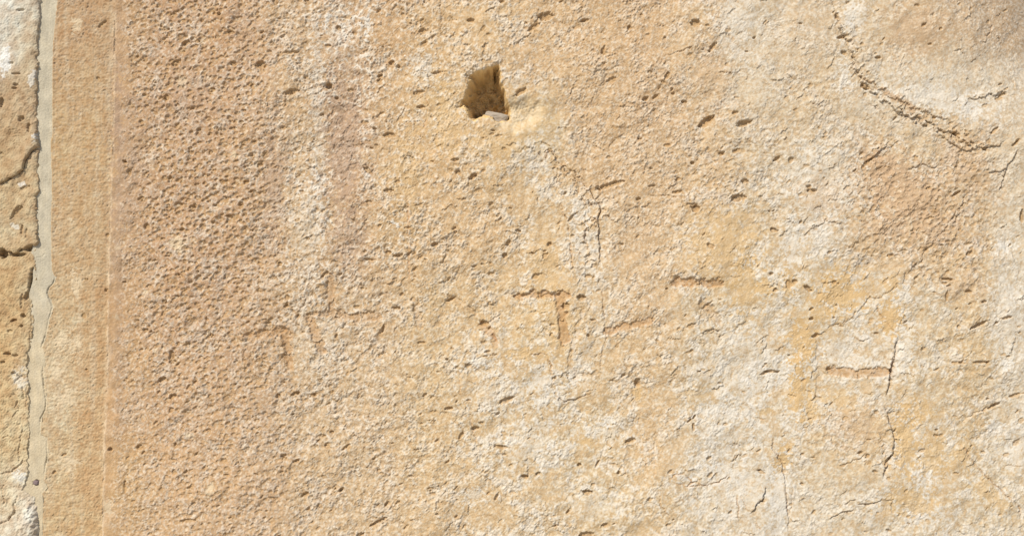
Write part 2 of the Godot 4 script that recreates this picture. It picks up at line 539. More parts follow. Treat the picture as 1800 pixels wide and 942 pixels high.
# cuts the sheet into one mesh per region; back is how deep the outermost rows turn in, in millimetres
func build(s: Sheet, names: Dictionary, parent: Node3D, back: float) -> Dictionary:
	var n := s.nx * s.ny
	var pos := PackedVector3Array()
	var nor := PackedVector3Array()
	var col := PackedColorArray()
	pos.resize(n)
	nor.resize(n)
	col.resize(n)
	for j in s.ny:
		var y := EYE + (471.0 - s.vs[j]) * MARK
		var j0 := maxi(j - 1, 0)
		var j1 := mini(j + 1, s.ny - 1)
		var dv := (s.vs[j1] - s.vs[j0]) * MARK * 1000.0
		for i in s.nx:
			var k := j * s.nx + i
			var rim := i == 0 or j == 0 or i == s.nx - 1 or j == s.ny - 1
			pos[k] = Vector3((s.us[i] - 900.0) * MARK, y, (-back if rim else s.h[k]) * 0.001)
			var i0 := maxi(i - 1, 0)
			var i1 := mini(i + 1, s.nx - 1)
			var gx := (s.h[j * s.nx + i1] - s.h[j * s.nx + i0]) / ((s.us[i1] - s.us[i0]) * MARK * 1000.0)
			var gy := (s.h[j1 * s.nx + i] - s.h[j0 * s.nx + i]) / dv
			nor[k] = Vector3(-gx, gy, 1.0).normalized()
			var r := clampf(s.r[k], 0.0, 1.0)
			var g := clampf(s.g[k], 0.0, 1.0)
			var b := clampf(s.b[k], 0.0, 1.0)
			# light that bounces between the grains deepens the hue: the bare stone is paler
			r = lerpf(r, g, 0.11)
			b = lerpf(b, g, 0.26)
			col[k] = Color(ALBEDO * r * r * (0.75 + 0.25 * r), ALBEDO * g * g * (0.75 + 0.25 * g), ALBEDO * b * b * (0.75 + 0.25 * b))
	var lists := {}
	for id in names:
		lists[id] = PackedInt32Array()
	for id in names:
		var idx := PackedInt32Array()
		for j in s.ny - 1:
			for i in s.nx - 1:
				var a := j * s.nx + i
				if s.reg[a] == id:
					idx.append(a)
		lists[id] = idx
	var made := {}
	for id in names:
		var quads: PackedInt32Array = lists[id]
		if quads.is_empty():
			continue
		var where := PackedInt32Array()
		where.resize(n)
		where.fill(-1)
		var p := PackedVector3Array()
		var q := PackedVector3Array()
		var c := PackedColorArray()
		var idx := PackedInt32Array()
		idx.resize(quads.size() * 6)
		var o := 0
		var corner := PackedInt32Array([0, 1, s.nx, s.nx + 1])
		for a in quads:
			for d in corner:
				if where[a + d] < 0:
					where[a + d] = p.size()
					p.append(pos[a + d])
					q.append(nor[a + d])
					c.append(col[a + d])
			var k0 := where[a]
			var k1 := where[a + 1]
			var k2 := where[a + s.nx]
			var k3 := where[a + s.nx + 1]
			# split along the shorter bend
			if absf(pos[a].z - pos[a + s.nx + 1].z) < absf(pos[a + 1].z - pos[a + s.nx].z):
				idx[o] = k0
				idx[o + 1] = k1
				idx[o + 2] = k3
				idx[o + 3] = k0
				idx[o + 4] = k3
				idx[o + 5] = k2
			else:
				idx[o] = k0
				idx[o + 1] = k1
				idx[o + 2] = k2
				idx[o + 3] = k1
				idx[o + 4] = k3
				idx[o + 5] = k2
			o += 6
		var arrays := []
		arrays.resize(Mesh.ARRAY_MAX)
		arrays[Mesh.ARRAY_VERTEX] = p
		arrays[Mesh.ARRAY_NORMAL] = q
		arrays[Mesh.ARRAY_COLOR] = c
		arrays[Mesh.ARRAY_INDEX] = idx
		var mesh := ArrayMesh.new()
		mesh.add_surface_from_arrays(Mesh.PRIMITIVE_TRIANGLES, arrays)
		mesh.surface_set_material(0, stone_mat)
		var o3 := MeshInstance3D.new()
		o3.name = names[id]
		o3.mesh = mesh
		var under: Node3D = parent if id == 0 else made[0]
		under.add_child(o3, true)
		made[id] = o3
	return made

# a broken chip of stone: a box with knocked corners and a rough face
func chip(size: Vector3, tone: Color, seed_value: int, bevel: float) -> ArrayMesh:
	var st := SurfaceTool.new()
	st.begin(Mesh.PRIMITIVE_TRIANGLES)
	st.set_smooth_group(-1)
	var n_shape := noise(seed_value, 0.9, 3)
	var n_tone := noise(seed_value + 1, 0.35, 3)
	var cuts := 14
	for face in 6:
		var ax := face / 2
		var sg := 1.0 if face % 2 == 0 else -1.0
		for j in cuts:
			for i in cuts:
				var ring := []
				for d in [[0, 0], [1, 0], [1, 1], [0, 1]]:
					var a: float = (i + d[0]) * 2.0 / cuts - 1.0
					var b: float = (j + d[1]) * 2.0 / cuts - 1.0
					var p := Vector3.ZERO
					p[ax] = sg
					p[(ax + 1) % 3] = a
					p[(ax + 2) % 3] = b
					var inner := p.clamp(Vector3.ONE * (bevel - 1.0), Vector3.ONE * (1.0 - bevel))
					var out := inner + (p - inner).normalized() * bevel
					out *= 1.0 + 0.10 * n_shape.get_noise_3dv(out)
					out += p.normalized() * 0.04 * n_tone.get_noise_3dv(p * 2.0)
					ring.append([out * size * 0.5, p])
				var order := [0, 1, 2, 0, 2, 3] if sg < 0.0 else [0, 2, 1, 0, 3, 2]
				for q in order:
					var m := 1.0 + 0.28 * n_tone.get_noise_3dv(ring[q][1])
					st.set_color(Color(tone.r * m, tone.g * m, tone.b * m))
					st.add_vertex(ring[q][0])
	st.index()
	st.generate_normals()
	st.set_material(stone_mat)
	return st.commit()

func _ready() -> void:
	# ---------------------------------------------------------------- camera, sky, sun, exposure
	var cam := Camera3D.new()
	cam.name = "camera"
	cam.fov = 30.0
	cam.near = 0.05
	cam.far = 400.0
	cam.position = Vector3(0, EYE, 471.0 * MARK / tan(deg_to_rad(15.0)))
	add_child(cam)
	cam.current = true

	var sky_mat := ProceduralSkyMaterial.new()
	sky_mat.sky_top_color = Color(0.50, 0.61, 0.77)
	sky_mat.sky_horizon_color = Color(0.86, 0.89, 0.92)
	sky_mat.ground_horizon_color = Color(0.70, 0.66, 0.58)
	sky_mat.ground_bottom_color = Color(0.55, 0.50, 0.42)
	sky_mat.sky_curve = 0.12
	var sky := Sky.new()
	sky.sky_material = sky_mat
	var env := Environment.new()
	env.background_mode = Environment.BG_SKY
	env.sky = sky
	env.background_energy_multiplier = 0.82
	env.ambient_light_source = Environment.AMBIENT_SOURCE_SKY
	env.tonemap_mode = Environment.TONE_MAPPER_LINEAR
	env.tonemap_exposure = 1.28
	env.sdfgi_enabled = true
	env.ssao_enabled = true
	env.ssil_enabled = true
	var we := WorldEnvironment.new()
	we.name = "world_environment"
	we.environment = env
	add_child(we)

	var sun := DirectionalLight3D.new()
	sun.name = "sun"
	sun.light_energy = 1.5
	sun.light_color = Color(1.0, 0.965, 0.90)
	sun.light_angular_distance = 0.5
	sun.shadow_enabled = true
	add_child(sun)
	sun.look_at_from_position(Vector3.ZERO, Vector3(0.50, -0.74, -0.70), Vector3.UP)

	# ---------------------------------------------------------------- shared
	rng.seed = 4711
	n_warp = noise(1, 60.0, 3)
	n_rim = noise(2, 7.0, 2)
	n_patch = noise(3, 22.0, 4)
	stone_mat = StandardMaterial3D.new()
	stone_mat.vertex_color_use_as_albedo = true
	stone_mat.roughness = 0.95
	stone_mat.metallic_specular = 0.2

	# ---------------------------------------------------------------- the setting
	var ground := MeshInstance3D.new()
	ground.name = "ground"
	var pm := PlaneMesh.new()
	pm.size = Vector2(120, 120)
	ground.mesh = pm
	var gm := StandardMaterial3D.new()
	gm.albedo_color = Color(0.74, 0.70, 0.63)
	gm.roughness = 0.9
	ground.material_override = gm
	ground.set_meta("kind", "structure")
	ground.set_meta("label", "pale limestone paving at the foot of the wall")
	add_child(ground)

	# ---------------------------------------------------------------- the wall
	var wall := Node3D.new()
	wall.name = "stone_wall"
	wall.set_meta("label", "sunlit weathered limestone wall with a large drafted block and worn carved letters")
	wall.set_meta("category", "wall")
	wall.set_meta("kind", "thing")
	add_child(wall)

	# colour (as it looks in the sun), roughness, pitting, crust, mottling
	var f := field(boss_points(), -100.0, -400.0, 2300.0, 1300.0)
	var s := sheet(axis(50.0, 60.0, 1806.0, 2500.0, STEP, 14.0), axis(-330.0, -6.0, 948.0, 1270.0, STEP, 14.0))
	boss_relief(s, f)
	boss_features(s)
	var names := {0: "stone_block", 1: "drafted_margin", 2: "socket_hole"}
	for k in 20:
		names[10 + k] = "carved_stroke"
	var made := build(s, names, wall, 320.0)
	for id in made:
		if id >= 10:
			made[id].set_meta("label", "worn shallow stroke of a carved letter")
	made[1].set_meta("label", "smooth flat border dressed along the left edge of the block")
	made[2].set_meta("label", "deep broken hole with an ochre inside")

	var fl := field(left_points(), -120.0, -40.0, 120.0, 980.0)
	var top := sheet(axis(-500.0, -6.0, 84.0, 90.0, STEP, 4.0), axis(-330.0, -6.0, 332.0, 380.0, STEP, 14.0))
	rough_relief(top, fl, [], UPPER_CRACK, 2.2)
	left_features(top)
	build(top, {0: "stone_block"}, wall, 320.0)
	var mid := sheet(axis(-500.0, -6.0, 84.0, 90.0, STEP, 4.0), axis(240.0, 244.0, 456.0, 470.0, STEP, 14.0))
	rough_relief(mid, fl, UPPER_CRACK, LOWER_LEDGE, 0.8)
	left_features(mid)
	build(mid, {0: "stone_block"}, wall, 320.0)
	var low := sheet(axis(-500.0, -6.0, 84.0, 90.0, STEP, 4.0), axis(416.0, 420.0, 948.0, 1270.0, STEP, 14.0))
	rough_relief(low, fl, LOWER_LEDGE, [], 0.2)
	left_features(low)
	build(low, {0: "stone_block"}, wall, 320.0)

	var joint := sheet(axis(18.0, 22.0, 118.0, 122.0, STEP, 14.0), axis(-330.0, -6.0, 948.0, 1270.0, STEP, 14.0))
	mortar_relief(joint)
	crack(joint, [59, 457, 66, 452, 72, 450, 78, 444], 1.6, 1.2, 0.0, 10.0, 0.0)
	crack(joint, [62, 345, 70, 340, 74, 334], 2.0, 1.0, 0.0, 10.0, 0.0)
	pit(joint, 61, 849, 6.0, 5.0, 0, 2.5, 0.0)
	var jm := build(joint, {0: "mortar_joint"}, wall, 60.0)
	var peb := MeshInstance3D.new()
	peb.name = "pebble"
	peb.mesh = chip(Vector3(0.008, 0.0065, 0.006), Color(0.17, 0.13, 0.13), 77, 0.7)
	peb.position = Vector3((61 - 900) * MARK, EYE + (471 - 849) * MARK, -0.0030)
	peb.set_meta("label", "tiny dark pebble set in the mortar")
	jm[0].add_child(peb, true)

	var core := MeshInstance3D.new()
	core.name = "wall_core"
	var bm := BoxMesh.new()
	bm.size = Vector3(2.40, 2.60, 0.5)
	core.mesh = bm
	core.position = Vector3(0.08, 1.30, -0.56)
	var cm := StandardMaterial3D.new()
	cm.albedo_color = Color(0.62, 0.54, 0.42)
	cm.roughness = 0.95
	core.material_override = cm
	wall.add_child(core, true)

	# ---------------------------------------------------------------- the chip of stone in the socket
	var loose := MeshInstance3D.new()
	loose.name = "stone_chip"
	loose.mesh = chip(Vector3(0.034, 0.0135, 0.020), Color(0.30, 0.26, 0.215), 55, 0.42)
	loose.position = Vector3((873.5 - 900) * MARK, EYE + (471 - 203.5) * MARK, -0.017)
	loose.rotation_degrees = Vector3(8, -10, -13)
	loose.set_meta("label", "small grey broken stone lying in the hole of the big block")
	loose.set_meta("category", "stone")
	add_child(loose)

# ------------------------------------------------------------------ what the stone looks like, place by place

func boss_points() -> Array:
	var list := []
	# margin
	for p in [[140, 40, .79, .635, .445], [140, 150, .80, .655, .455], [110, 250, .815, .675, .465], [175, 250, .815, .655, .435], [140, 350, .815, .67, .465], [140, 450, .815, .675, .475], [110, 540, .82, .695, .50], [170, 540, .80, .635, .425], [105, 620, .845, .74, .565], [165, 640, .82, .65, .43], [110, 710, .84, .735, .56], [165, 740, .82, .65, .43], [110, 800, .835, .715, .52], [160, 850, .83, .66, .44], [110, 890, .835, .70, .49], [140, 930, .83, .68, .46]]:
		list.append(p + [0.3, 0.0, 0.0, 0.1])
	# honeycombed left part: colour, then pitting
	for p in [[225, 60, 0.760, 0.622, 0.445, 0.55], [225, 250, 0.755, 0.612, 0.435, 0.60], [215, 450, 0.760, 0.622, 0.445, 0.50], [215, 650, 0.780, 0.642, 0.455, 0.60], [215, 850, 0.810, 0.672, 0.455, 0.50], [300, 60, .755, .605, .45, 0.95], [300, 180, .75, .60, .445, 1.00], [300, 320, .75, .60, .44, 1.00], [300, 450, .765, .61, .45, 0.95], [300, 580, .78, .63, .465, 0.95], [300, 700, .795, .645, .475, 0.80], [300, 820, .815, .665, .48, 0.70], [300, 930, .825, .685, .50, 0.60], [390, 60, .765, .605, .43, 0.90], [390, 200, .765, .605, .43, 0.95], [390, 340, .76, .605, .44, 1.00], [390, 470, .765, .615, .46, 0.90], [390, 600, .785, .64, .48, 0.95], [390, 720, .80, .655, .48, 0.85], [390, 850, .82, .675, .495, 0.70], [455, 130, .785, .645, .49, 0.75], [455, 280, .785, .65, .495, 0.80], [450, 420, .785, .65, .50, 0.85], [455, 560, .79, .66, .50, 0.90], [460, 700, .80, .67, .51, 0.80], [460, 880, .815, .685, .52, 0.75]]:
		list.append([p[0], p[1], p[2], p[3], p[4], 0.7, p[5], 0.06, 0.1])
	# streaked part, with white crust: colour, pitting, crust
	for p in [[530, 30, .815, .70, .54, .45, .35], [520, 140, .82, .71, .545, .4, .3], [540, 260, .835, .735, .57, .45, .4], [545, 380, .835, .74, .58, .45, .4], [540, 500, .82, .72, .565, .5, .3], [550, 620, .825, .73, .575, .5, .3], [550, 760, .825, .725, .565, .5, .3], [550, 900, .825, .72, .555, .5, .25], [610, 40, .82, .70, .55, .2, .75], [615, 130, .81, .685, .535, .2, .75], [610, 230, .775, .63, .475, .3, .3], [615, 330, .78, .64, .485, .35, .25], [615, 440, .80, .675, .52, .4, .3], [640, 540, .82, .715, .555, .4, .4], [650, 660, .835, .735, .57, .35, .4], [650, 800, .84, .735, .565, .35, .35], [650, 920, .84, .735, .56, .35, .3], [680, 60, .82, .675, .475, .15, .45], [690, 180, .83, .70, .505, .15, .5], [690, 300, .845, .72, .51, .15, .5], [690, 410, .84, .715, .51, .15, .5]]:
		list.append([p[0], p[1], p[2], p[3], p[4], 0.85, p[5], p[6], 0.15])
	# middle: colour, roughness, crust, mottling
	for p in [[760, 60, .84, .71, .50, .9, .2, .2], [770, 170, .865, .75, .545, .8, .25, .3], [770, 300, .855, .725, .52, .9, .2, .25], [770, 420, .85, .725, .525, .9, .15, .2], [770, 540, .86, .75, .545, .8, .15, .25], [750, 660, .855, .75, .55, .8, .2, .2], [760, 800, .85, .74, .54, .85, .2, .25], [760, 920, .855, .745, .555, .8, .2, .25], [850, 50, .86, .745, .55, .8, .2, .3], [860, 280, .865, .745, .535, .7, .2, .3], [860, 400, .855, .73, .53, .9, .15, .2], [860, 520, .86, .75, .55, .8, .15, .3], [860, 640, .87, .775, .60, .7, .3, .45], [860, 760, .865, .77, .59, .7, .3, .45], [860, 900, .865, .765, .585, .7, .3, .4], [930, 110, .85, .725, .535, .8, .2, .25], [940, 220, .89, .80, .61, .3, .1, .4], [950, 350, .87, .77, .59, .6, .3, .4], [950, 460, .86, .755, .565, .7, .25, .4], [950, 570, .865, .76, .55, .7, .2, .45], [960, 680, .885, .81, .655, .6, .35, .5], [960, 800, .875, .795, .63, .6, .35, .5], [960, 920, .865, .775, .605, .7, .3, .45], [1040, 60, .835, .705, .51, .85, .12, .12], [1050, 180, .83, .705, .52, .85, .12, .12], [1060, 290, .84, .715, .53, .85, .12, .12], [1025, 400, .865, .77, .60, .5, .25, .3], [1030, 500, .865, .77, .60, .6, .25, .35], [1040, 620, .87, .775, .60, .65, .3, .4], [1060, 760, .87, .78, .60, .6, .3, .45], [1060, 900, .87, .785, .61, .6, .3, .4], [1140, 60, .825, .695, .51, .85, .1, .12], [1150, 180, .825, .70, .525, .85, .12, .12], [1150, 300, .83, .71, .53, .85, .12, .12], [1120, 420, .835, .72, .545, .9, .12, .12], [1140, 530, .84, .73, .555, .85, .15, .2], [1130, 650, .85, .745, .565, .8, .2, .3], [1140, 770, .85, .74, .56, .75, .2, .35], [1130, 900, .86, .765, .585, .65, .25, .35]]:
		list.append([p[0], p[1], p[2], p[3], p[4], p[5], 0.16 if p[5] >= 0.8 else 0.04, p[6], p[7]])
	# paler right part: colour, roughness, crust, mottling
	for p in [[1230, 60, .845, .74, .57, .7, .2, .2], [1240, 180, .845, .745, .58, .7, .2, .2], [1240, 300, .85, .745, .575, .75, .2, .2], [1260, 430, .87, .745, .53, .55, .15, .35], [1250, 560, .87, .785, .61, .55, .25, .4], [1250, 680, .88, .80, .635, .5, .3, .45], [1250, 800, .885, .81, .66, .4, .3, .4], [1250, 920, .88, .805, .65, .4, .3, .4], [1310, 40, .865, .785, .625, .35, .15, .2], [1330, 150, .86, .775, .61, .45, .2, .2], [1330, 260, .865, .785, .63, .6, .25, .2], [1330, 370, .87, .79, .63, .6, .25, .3], [1330, 500, .88, .785, .585, .45, .2, .5], [1340, 620, .895, .825, .68, .4, .3, .5], [1340, 740, .89, .82, .67, .4, .25, .5], [1350, 880, .89, .83, .70, .25, .15, .3], [1410, 60, .845, .74, .57, .5, .12, .2], [1420, 180, .865, .775, .605, .6, .2, .2], [1430, 290, .88, .81, .67, .55, .3, .3], [1440, 400, .885, .815, .68, .5, .3, .4], [1440, 520, .885, .785, .57, .4, .2, .5], [1420, 650, .885, .785, .575, .4, .2, .5], [1450, 760, .87, .785, .61, .6, .2, .4], [1450, 880, .885, .82, .68, .5, .25, .3], [1520, 60, .85, .76, .60, .35, .12, .15], [1540, 170, .86, .775, .61, .4, .15, .2], [1530, 300, .84, .74, .58, .8, .15, .15], [1540, 420, .845, .74, .57, .85, .15, .2], [1540, 520, .885, .80, .63, .4, .25, .45], [1520, 640, .885, .80, .64, .45, .25, .5], [1530, 760, .865, .77, .59, .65, .15, .3], [1550, 900, .885, .815, .665, .45, .25, .45], [1620, 50, .82, .71, .54, .45, .1, .12], [1650, 150, .87, .80, .655, .25, .15, .2], [1620, 260, .87, .785, .62, .6, .2, .2], [1620, 350, .83, .715, .545, .9, .12, .12], [1640, 440, .845, .735, .555, .85, .12, .15], [1630, 540, .88, .79, .605, .5, .2, .4], [1630, 660, .88, .785, .59, .5, .2, .45], [1620, 770, .885, .77, .55, .4, .2, .5], [1630, 880, .885, .79, .60, .4, .25, .55], [1700, 40, .795, .685, .525, .4, .1, .1], [1720, 150, .86, .785, .635, .3, .12, .15], [1700, 280, .845, .74, .575, .75, .12, .15], [1700, 400, .845, .74, .565, .75, .12, .2], [1700, 520, .865, .77, .585, .7, .15, .25], [1700, 640, .865, .77, .58, .7, .2, .35], [1710, 740, .875, .785, .595, .6, .2, .45], [1720, 860, .88, .80, .625, .5, .25, .4], [1780, 40, .745, .635, .485, .45, .1, .1], [1780, 160, .82, .735, .585, .4, .1, .15], [1780, 280, .815, .745, .61, .5, .1, .15], [1780, 400, .835, .775, .65, .45, .15, .2], [1780, 520, .86, .815, .71, .3, .15, .15], [1780, 640, .865, .81, .69, .4, .2, .2], [1780, 760, .87, .815, .69, .4, .2, .25], [1780, 890, .88, .80, .63, .5, .2, .35]]:
		# the roughest of it is eroded into small hollows
		var eaten: float = 0.7 if p[5] >= 0.75 else (0.3 if p[5] >= 0.6 else 0.0)
		var lime: float = 0.62 * smoothstep(0.75, 0.35, p[5]) * smoothstep(1200.0, 1280.0, p[0]) * (0.2 if p[1] < 120 and p[0] > 1480 else 1.0)
		list.append([p[0], p[1], lerpf(p[2], 0.895, lime), lerpf(p[3], 0.855, lime), lerpf(p[4], 0.77, lime), p[5], eaten, p[6], p[7]])
	return list

func left_points() -> Array:
	var list := []
	for p in [[10, 20, .86, .83, .76, .6], [45, 30, .84, .80, .71, .6], [10, 60, .85, .82, .74, .6], [60, 60, .78, .69, .53, .5], [10, 105, .92, .91, .88, .5], [40, 100, .77, .68, .51, .5], [40, 150, .76, .655, .48, .6], [10, 170, .75, .63, .45, .6], [55, 190, .77, .67, .52, .8], [30, 230, .755, .625, .43, .7], [10, 280, .755, .64, .45, .5], [50, 250, .78, .68, .52, .7], [55, 310, .80, .70, .52, .5], [20, 340, .79, .68, .49, .6], [30, 375, .78, .67, .48, .8], [20, 405, .81, .75, .60, .6], [55, 400, .77, .67, .50, .6], [25, 430, .78, .66, .46, .8], [30, 460, .80, .67, .46, .6], [10, 500, .79, .655, .43, .7], [50, 510, .77, .69, .53, .8], [20, 560, .80, .665, .44, .8], [45, 590, .82, .72, .53, .6], [10, 630, .79, .64, .40, .7], [35, 660, .86, .79, .64, .9], [10, 700, .81, .68, .45, .7], [35, 740, .85, .77, .59, .9], [10, 790, .82, .71, .50, .8], [40, 800, .83, .735, .53, .9], [30, 840, .87, .82, .70, .6], [10, 880, .84, .74, .55, .7], [45, 905, .90, .885, .85, .7], [20, 935, .88, .82, .70, .4], [60, 935, .78, .72, .60, .5]]:
		list.append(p + [0.0, 0.0, 0.0])
	return list

func boss_features(s: Sheet) -> void:
	var white := Color(0.915, 0.89, 0.84)
	var cream := Color(0.90, 0.83, 0.69)
	var yellow := Color(0.865, 0.725, 0.475)
	var ochre := Color(0.80, 0.58, 0.34)
	var mauve := Color(0.725, 0.61, 0.495)
	var tan := Color(0.805, 0.675, 0.505)

	# --- tones
	for p in [[132, 45, 8, 14], [130, 500, 12, 26], [115, 600, 26, 18], [95, 655, 16, 18], [110, 700, 22, 20], [118, 815, 18, 16], [312, 430, 18, 16], [205, 435, 8, 5], [188, 893, 8, 12], [272, 615, 10, 5], [330, 765, 10, 4], [255, 512, 7, 5], [202, 558, 6, 5], [416, 274, 6, 5], [120, 385, 6, 4], [170, 377, 6, 3], [320, 140, 10, 14], [370, 860, 12, 10]]:
		patch(s, p[0], p[1], p[2], p[3], 0, Color(0.90, 0.82, 0.66), 0.75)
	for p in [[600, 60, 26, 60, 0, .4], [560, 200, 14, 180, 2, .45], [545, 390, 30, 90, 0, .4], [560, 600, 60, 60, 0, .25], [745, 115, 28, 26, 0, .6], [905, 140, 26, 16, 0, .4], [945, 275, 22, 30, -40, .4], [1018, 352, 18, 24, 0, .5], [1022, 380, 16, 14, 0, .6], [1030, 445, 20, 45, 0, .55], [965, 300, 10, 8, 0, .5], [1012, 420, 10, 14, 0, .5], [695, 393, 10, 4, -35, .95], [645, 40, 8, 16, 0, .8], [645, 60, 7, 10, 0, .9], [576, 40, 5, 12, -20, .9], [640, 245, 6, 4, 0, .8], [645, 310, 8, 10, 30, .7], [845, 634, 34, 9, 8, .7], [880, 690, 60, 36, 0, .4], [955, 670, 28, 34, 0, .7], [1022, 640, 22, 40, 0, .4], [1290, 40, 40, 60, 0, .45], [1500, 40, 16, 50, -20, .6], [1482, 140, 14, 24, 0, .7], [1490, 25, 14, 30, -25, .6], [1640, 172, 100, 26, -12, .6], [1700, 195, 40, 20, 0, .6], [1450, 310, 110, 60, 0, .4], [1390, 430, 18, 42, 0, .7], [1440, 400, 30, 50, 0, .4], [1290, 650, 80, 80, 0, .4], [1290, 850, 70, 60, 0, .4], [1370, 870, 22, 80, 0, .7], [1480, 618, 44, 26, 0, .6], [1590, 620, 16, 40, 0, .65], [1582, 520, 22, 18, 0, .6], [1620, 850, 22, 50, 0, .6], [1770, 560, 30, 80, 0, .5], [1768, 432, 18, 12, 20, .9], [1765, 640, 15, 12, 0, .9], [1750, 750, 15, 12, 0, .9], [1785, 790, 22, 40, 0, .6], [1260, 750, 50, 60, 0, .4], [1060, 760, 50, 18, 0, .5], [930, 780, 50, 36, 0, .45], [1045, 880, 50, 34, 0, .35], [830, 870, 22, 16, 0, .6], [1330, 680, 30, 20, 0, .5], [1200, 838, 18, 9, -10, .8], [1120, 772, 14, 8, 0, .6], [1275, 830, 40, 20, 0, .45], [1385, 650, 16, 20, 0, .5], [1070, 740, 8, 12, 0, .8], [1440, 560, 14, 20, 0, .5], [1660, 900, 40, 12, 0, .5]]:
		patch(s, p[0], p[1], p[2], p[3], p[4], white, p[5] * 0.9)
	for p in [[1270, 430, 60, 60, 0, .5], [1310, 500, 24, 56, 0, .6], [1340, 508, 14, 16, 0, .7], [1475, 515, 44, 36, 0, .85], [1440, 545, 20, 30, 0, .6], [1562, 560, 20, 26, 0, .9], [1410, 600, 24, 36, 0, .85], [1405, 680, 18, 44, 0, .9], [1425, 720, 16, 26, 0, .6], [1590, 770, 22, 60, 0, .75], [1600, 880, 44, 26, 0, .6], [1640, 800, 24, 36, 0, .6], [1565, 500, 16, 16, 0, .6], [935, 205, 30, 22, 0, .4], [720, 300, 24, 80, 0, .4], [785, 210, 30, 60, 0, .5], [960, 470, 30, 50, 0, .4], [985, 570, 26, 60, 0, .45], [920, 622, 26, 10, 0, .7], [1030, 775, 14, 8, 0, .7], [1120, 690, 10, 12, 0, .7], [1225, 690, 20, 14, 0, .4], [870, 250, 50, 24, 0, .4], [1690, 800, 20, 30, -40, .5], [1740, 870, 40, 16, -40, .5], [1385, 500, 12, 22, 0, .7], [1345, 722, 14, 6, 0, .6], [1480, 700, 30, 16, 0, .4], [1610, 720, 26, 18, 0, .6], [1375, 805, 12, 22, -20, .8]]:
		patch(s, p[0], p[1], p[2] * 1.1, p[3] * 1.1, p[4], yellow, minf(p[5] * 1.05, 0.9))
	for p in [[605, 250, 34, 130, 0, .6], [615, 420, 30, 50, 0, .35], [225, 300, 30, 160, 0, .4], [330, 180, 60, 80, 0, .3], [485, 320, 20, 100, 0, .4], [430, 60, 30, 40, 0, .3], [205, 190, 8, 60, 0, .5], [206, 420, 10, 420, 0.9, .25]]:
		patch(s, p[0], p[1], p[2], p[3], p[4], mauve, p[5])
	for p in [[1555, 300, 40, 40, 0, .7], [1600, 350, 60, 50, 0, .75], [1640, 400, 50, 40, 0, .5], [1560, 400, 50, 30, 0, .5], [1530, 280, 16, 20, 0, .8], [1560, 320, 50, 50, 0, .55], [1610, 55, 60, 40, 0, .5], [1500, 750, 44, 36, 0, .4], [1440, 350, 40, 40, 0, .35], [1700, 300, 30, 60, 40, .4], [1690, 500, 40, 30, 0, .4], [1250, 130, 30, 60, 0, .3], [1590, 185, 40, 7, -32, .7]]:
		patch(s, p[0], p[1], p[2], p[3], p[4], tan, p[5])

	# --- the socket, hacked into the stone, and the shell-shaped break beside it
	var poly := PackedVector2Array([Vector2(874, 114), Vector2(880, 127), Vector2(884, 149), Vector2(893, 176), Vector2(898, 199), Vector2(894, 215), Vector2(874, 214), Vector2(860, 208), Vector2(847, 210), Vector2(837, 217), Vector2(825, 213), Vector2(820, 202), Vector2(815, 191), Vector2(808, 190), Vector2(814, 172), Vector2(821, 157), Vector2(825, 134), Vector2(841, 126), Vector2(860, 119)])
	var n_hole := noise(51, 26.0, 3)
	var q := span(s, 780, 1000, 80, 270)
	for j in range(q[2], q[3]):
		for i in range(q[0], q[1]):
			var k := j * s.nx + i
			var u := s.us[i]
			var v := s.vs[j]
			# the lit shell-shaped break to the right and below
			var bx := (u - 912.0) / 52.0
			var by := (v - 202.0 + (u - 915.0) * 0.15) / 36.0
			var bowl := 1.0 - sqrt(bx * bx + by * by) + 0.12 * n_hole.get_noise_2d(u, v)
			if bowl > 0.0:
				var t := smoothstep(0.0, 0.75, bowl)
				s.h[k] -= 9.0 * t
				var m := smoothstep(0.0, 0.35, bowl) * clampf(0.5 + 0.9 * n_rim.get_noise_2d(u, v) + 0.5 * n_hole.get_noise_2d(u, v), 0.1, 0.8)
				s.h[k] += 1.1 * n_patch.get_noise_2d(u * 1.5, v * 1.5) * t + 0.5 * n_rim.get_noise_2d(u * 1.4, v * 1.4) * t
				s.r[k] = lerpf(s.r[k], 0.90, m)
				s.g[k] = lerpf(s.g[k], 0.815, m)
				s.b[k] = lerpf(s.b[k], 0.64, m)
			var p := Vector2(u + 5.0 * n_patch.get_noise_2d(u, v), v + 5.0 * n_patch.get_noise_2d(u + 90.0, v))
			var dist := 1e9
			for a in poly.size():
				var near := Geometry2D.get_closest_point_to_segment(p, poly[a], poly[(a + 1) % poly.size()])
				dist = minf(dist, near.distance_to(p))
			var inner := Geometry2D.is_point_in_polygon(p, poly)
			if inner:
				var floor_z := -48.0 + 11.0 * n_hole.get_noise_2d(u, v) + 4.0 * n_rim.get_noise_2d(u * 0.7, v * 0.7)
				# the sill at the lower right that the chip lies on
				if u > 848.0:
					floor_z = lerpf(floor_z, -34.0, smoothstep(198.0, 206.0, v - (u - 872.0) * 0.2))
				s.h[k] = lerpf(s.h[k] - 2.0, floor_z, smoothstep(0.0, 17.0 if u < 868.0 else 9.0, dist))
				s.reg[k] = 2
				var m2 := 0.85
				var t2 := 1.0 + 0.10 * n_hole.get_noise_2d(u * 1.7, v * 1.7)
				s.r[k] = lerpf(s.r[k], 0.98 * t2, m2)
				s.g[k] = lerpf(s.g[k], 0.82 * t2, m2)
				s.b[k] = lerpf(s.b[k], 0.50 * t2, m2)
			elif dist < 9.0:
				s.h[k] -= 1.6 * (1.0 - dist / 9.0) * (1.0 - dist / 9.0)

	# --- large forms: the scallop broken out at the upper right and the rounding of the far edge
	q = span(s, 1380, 2500, -330, 1270)
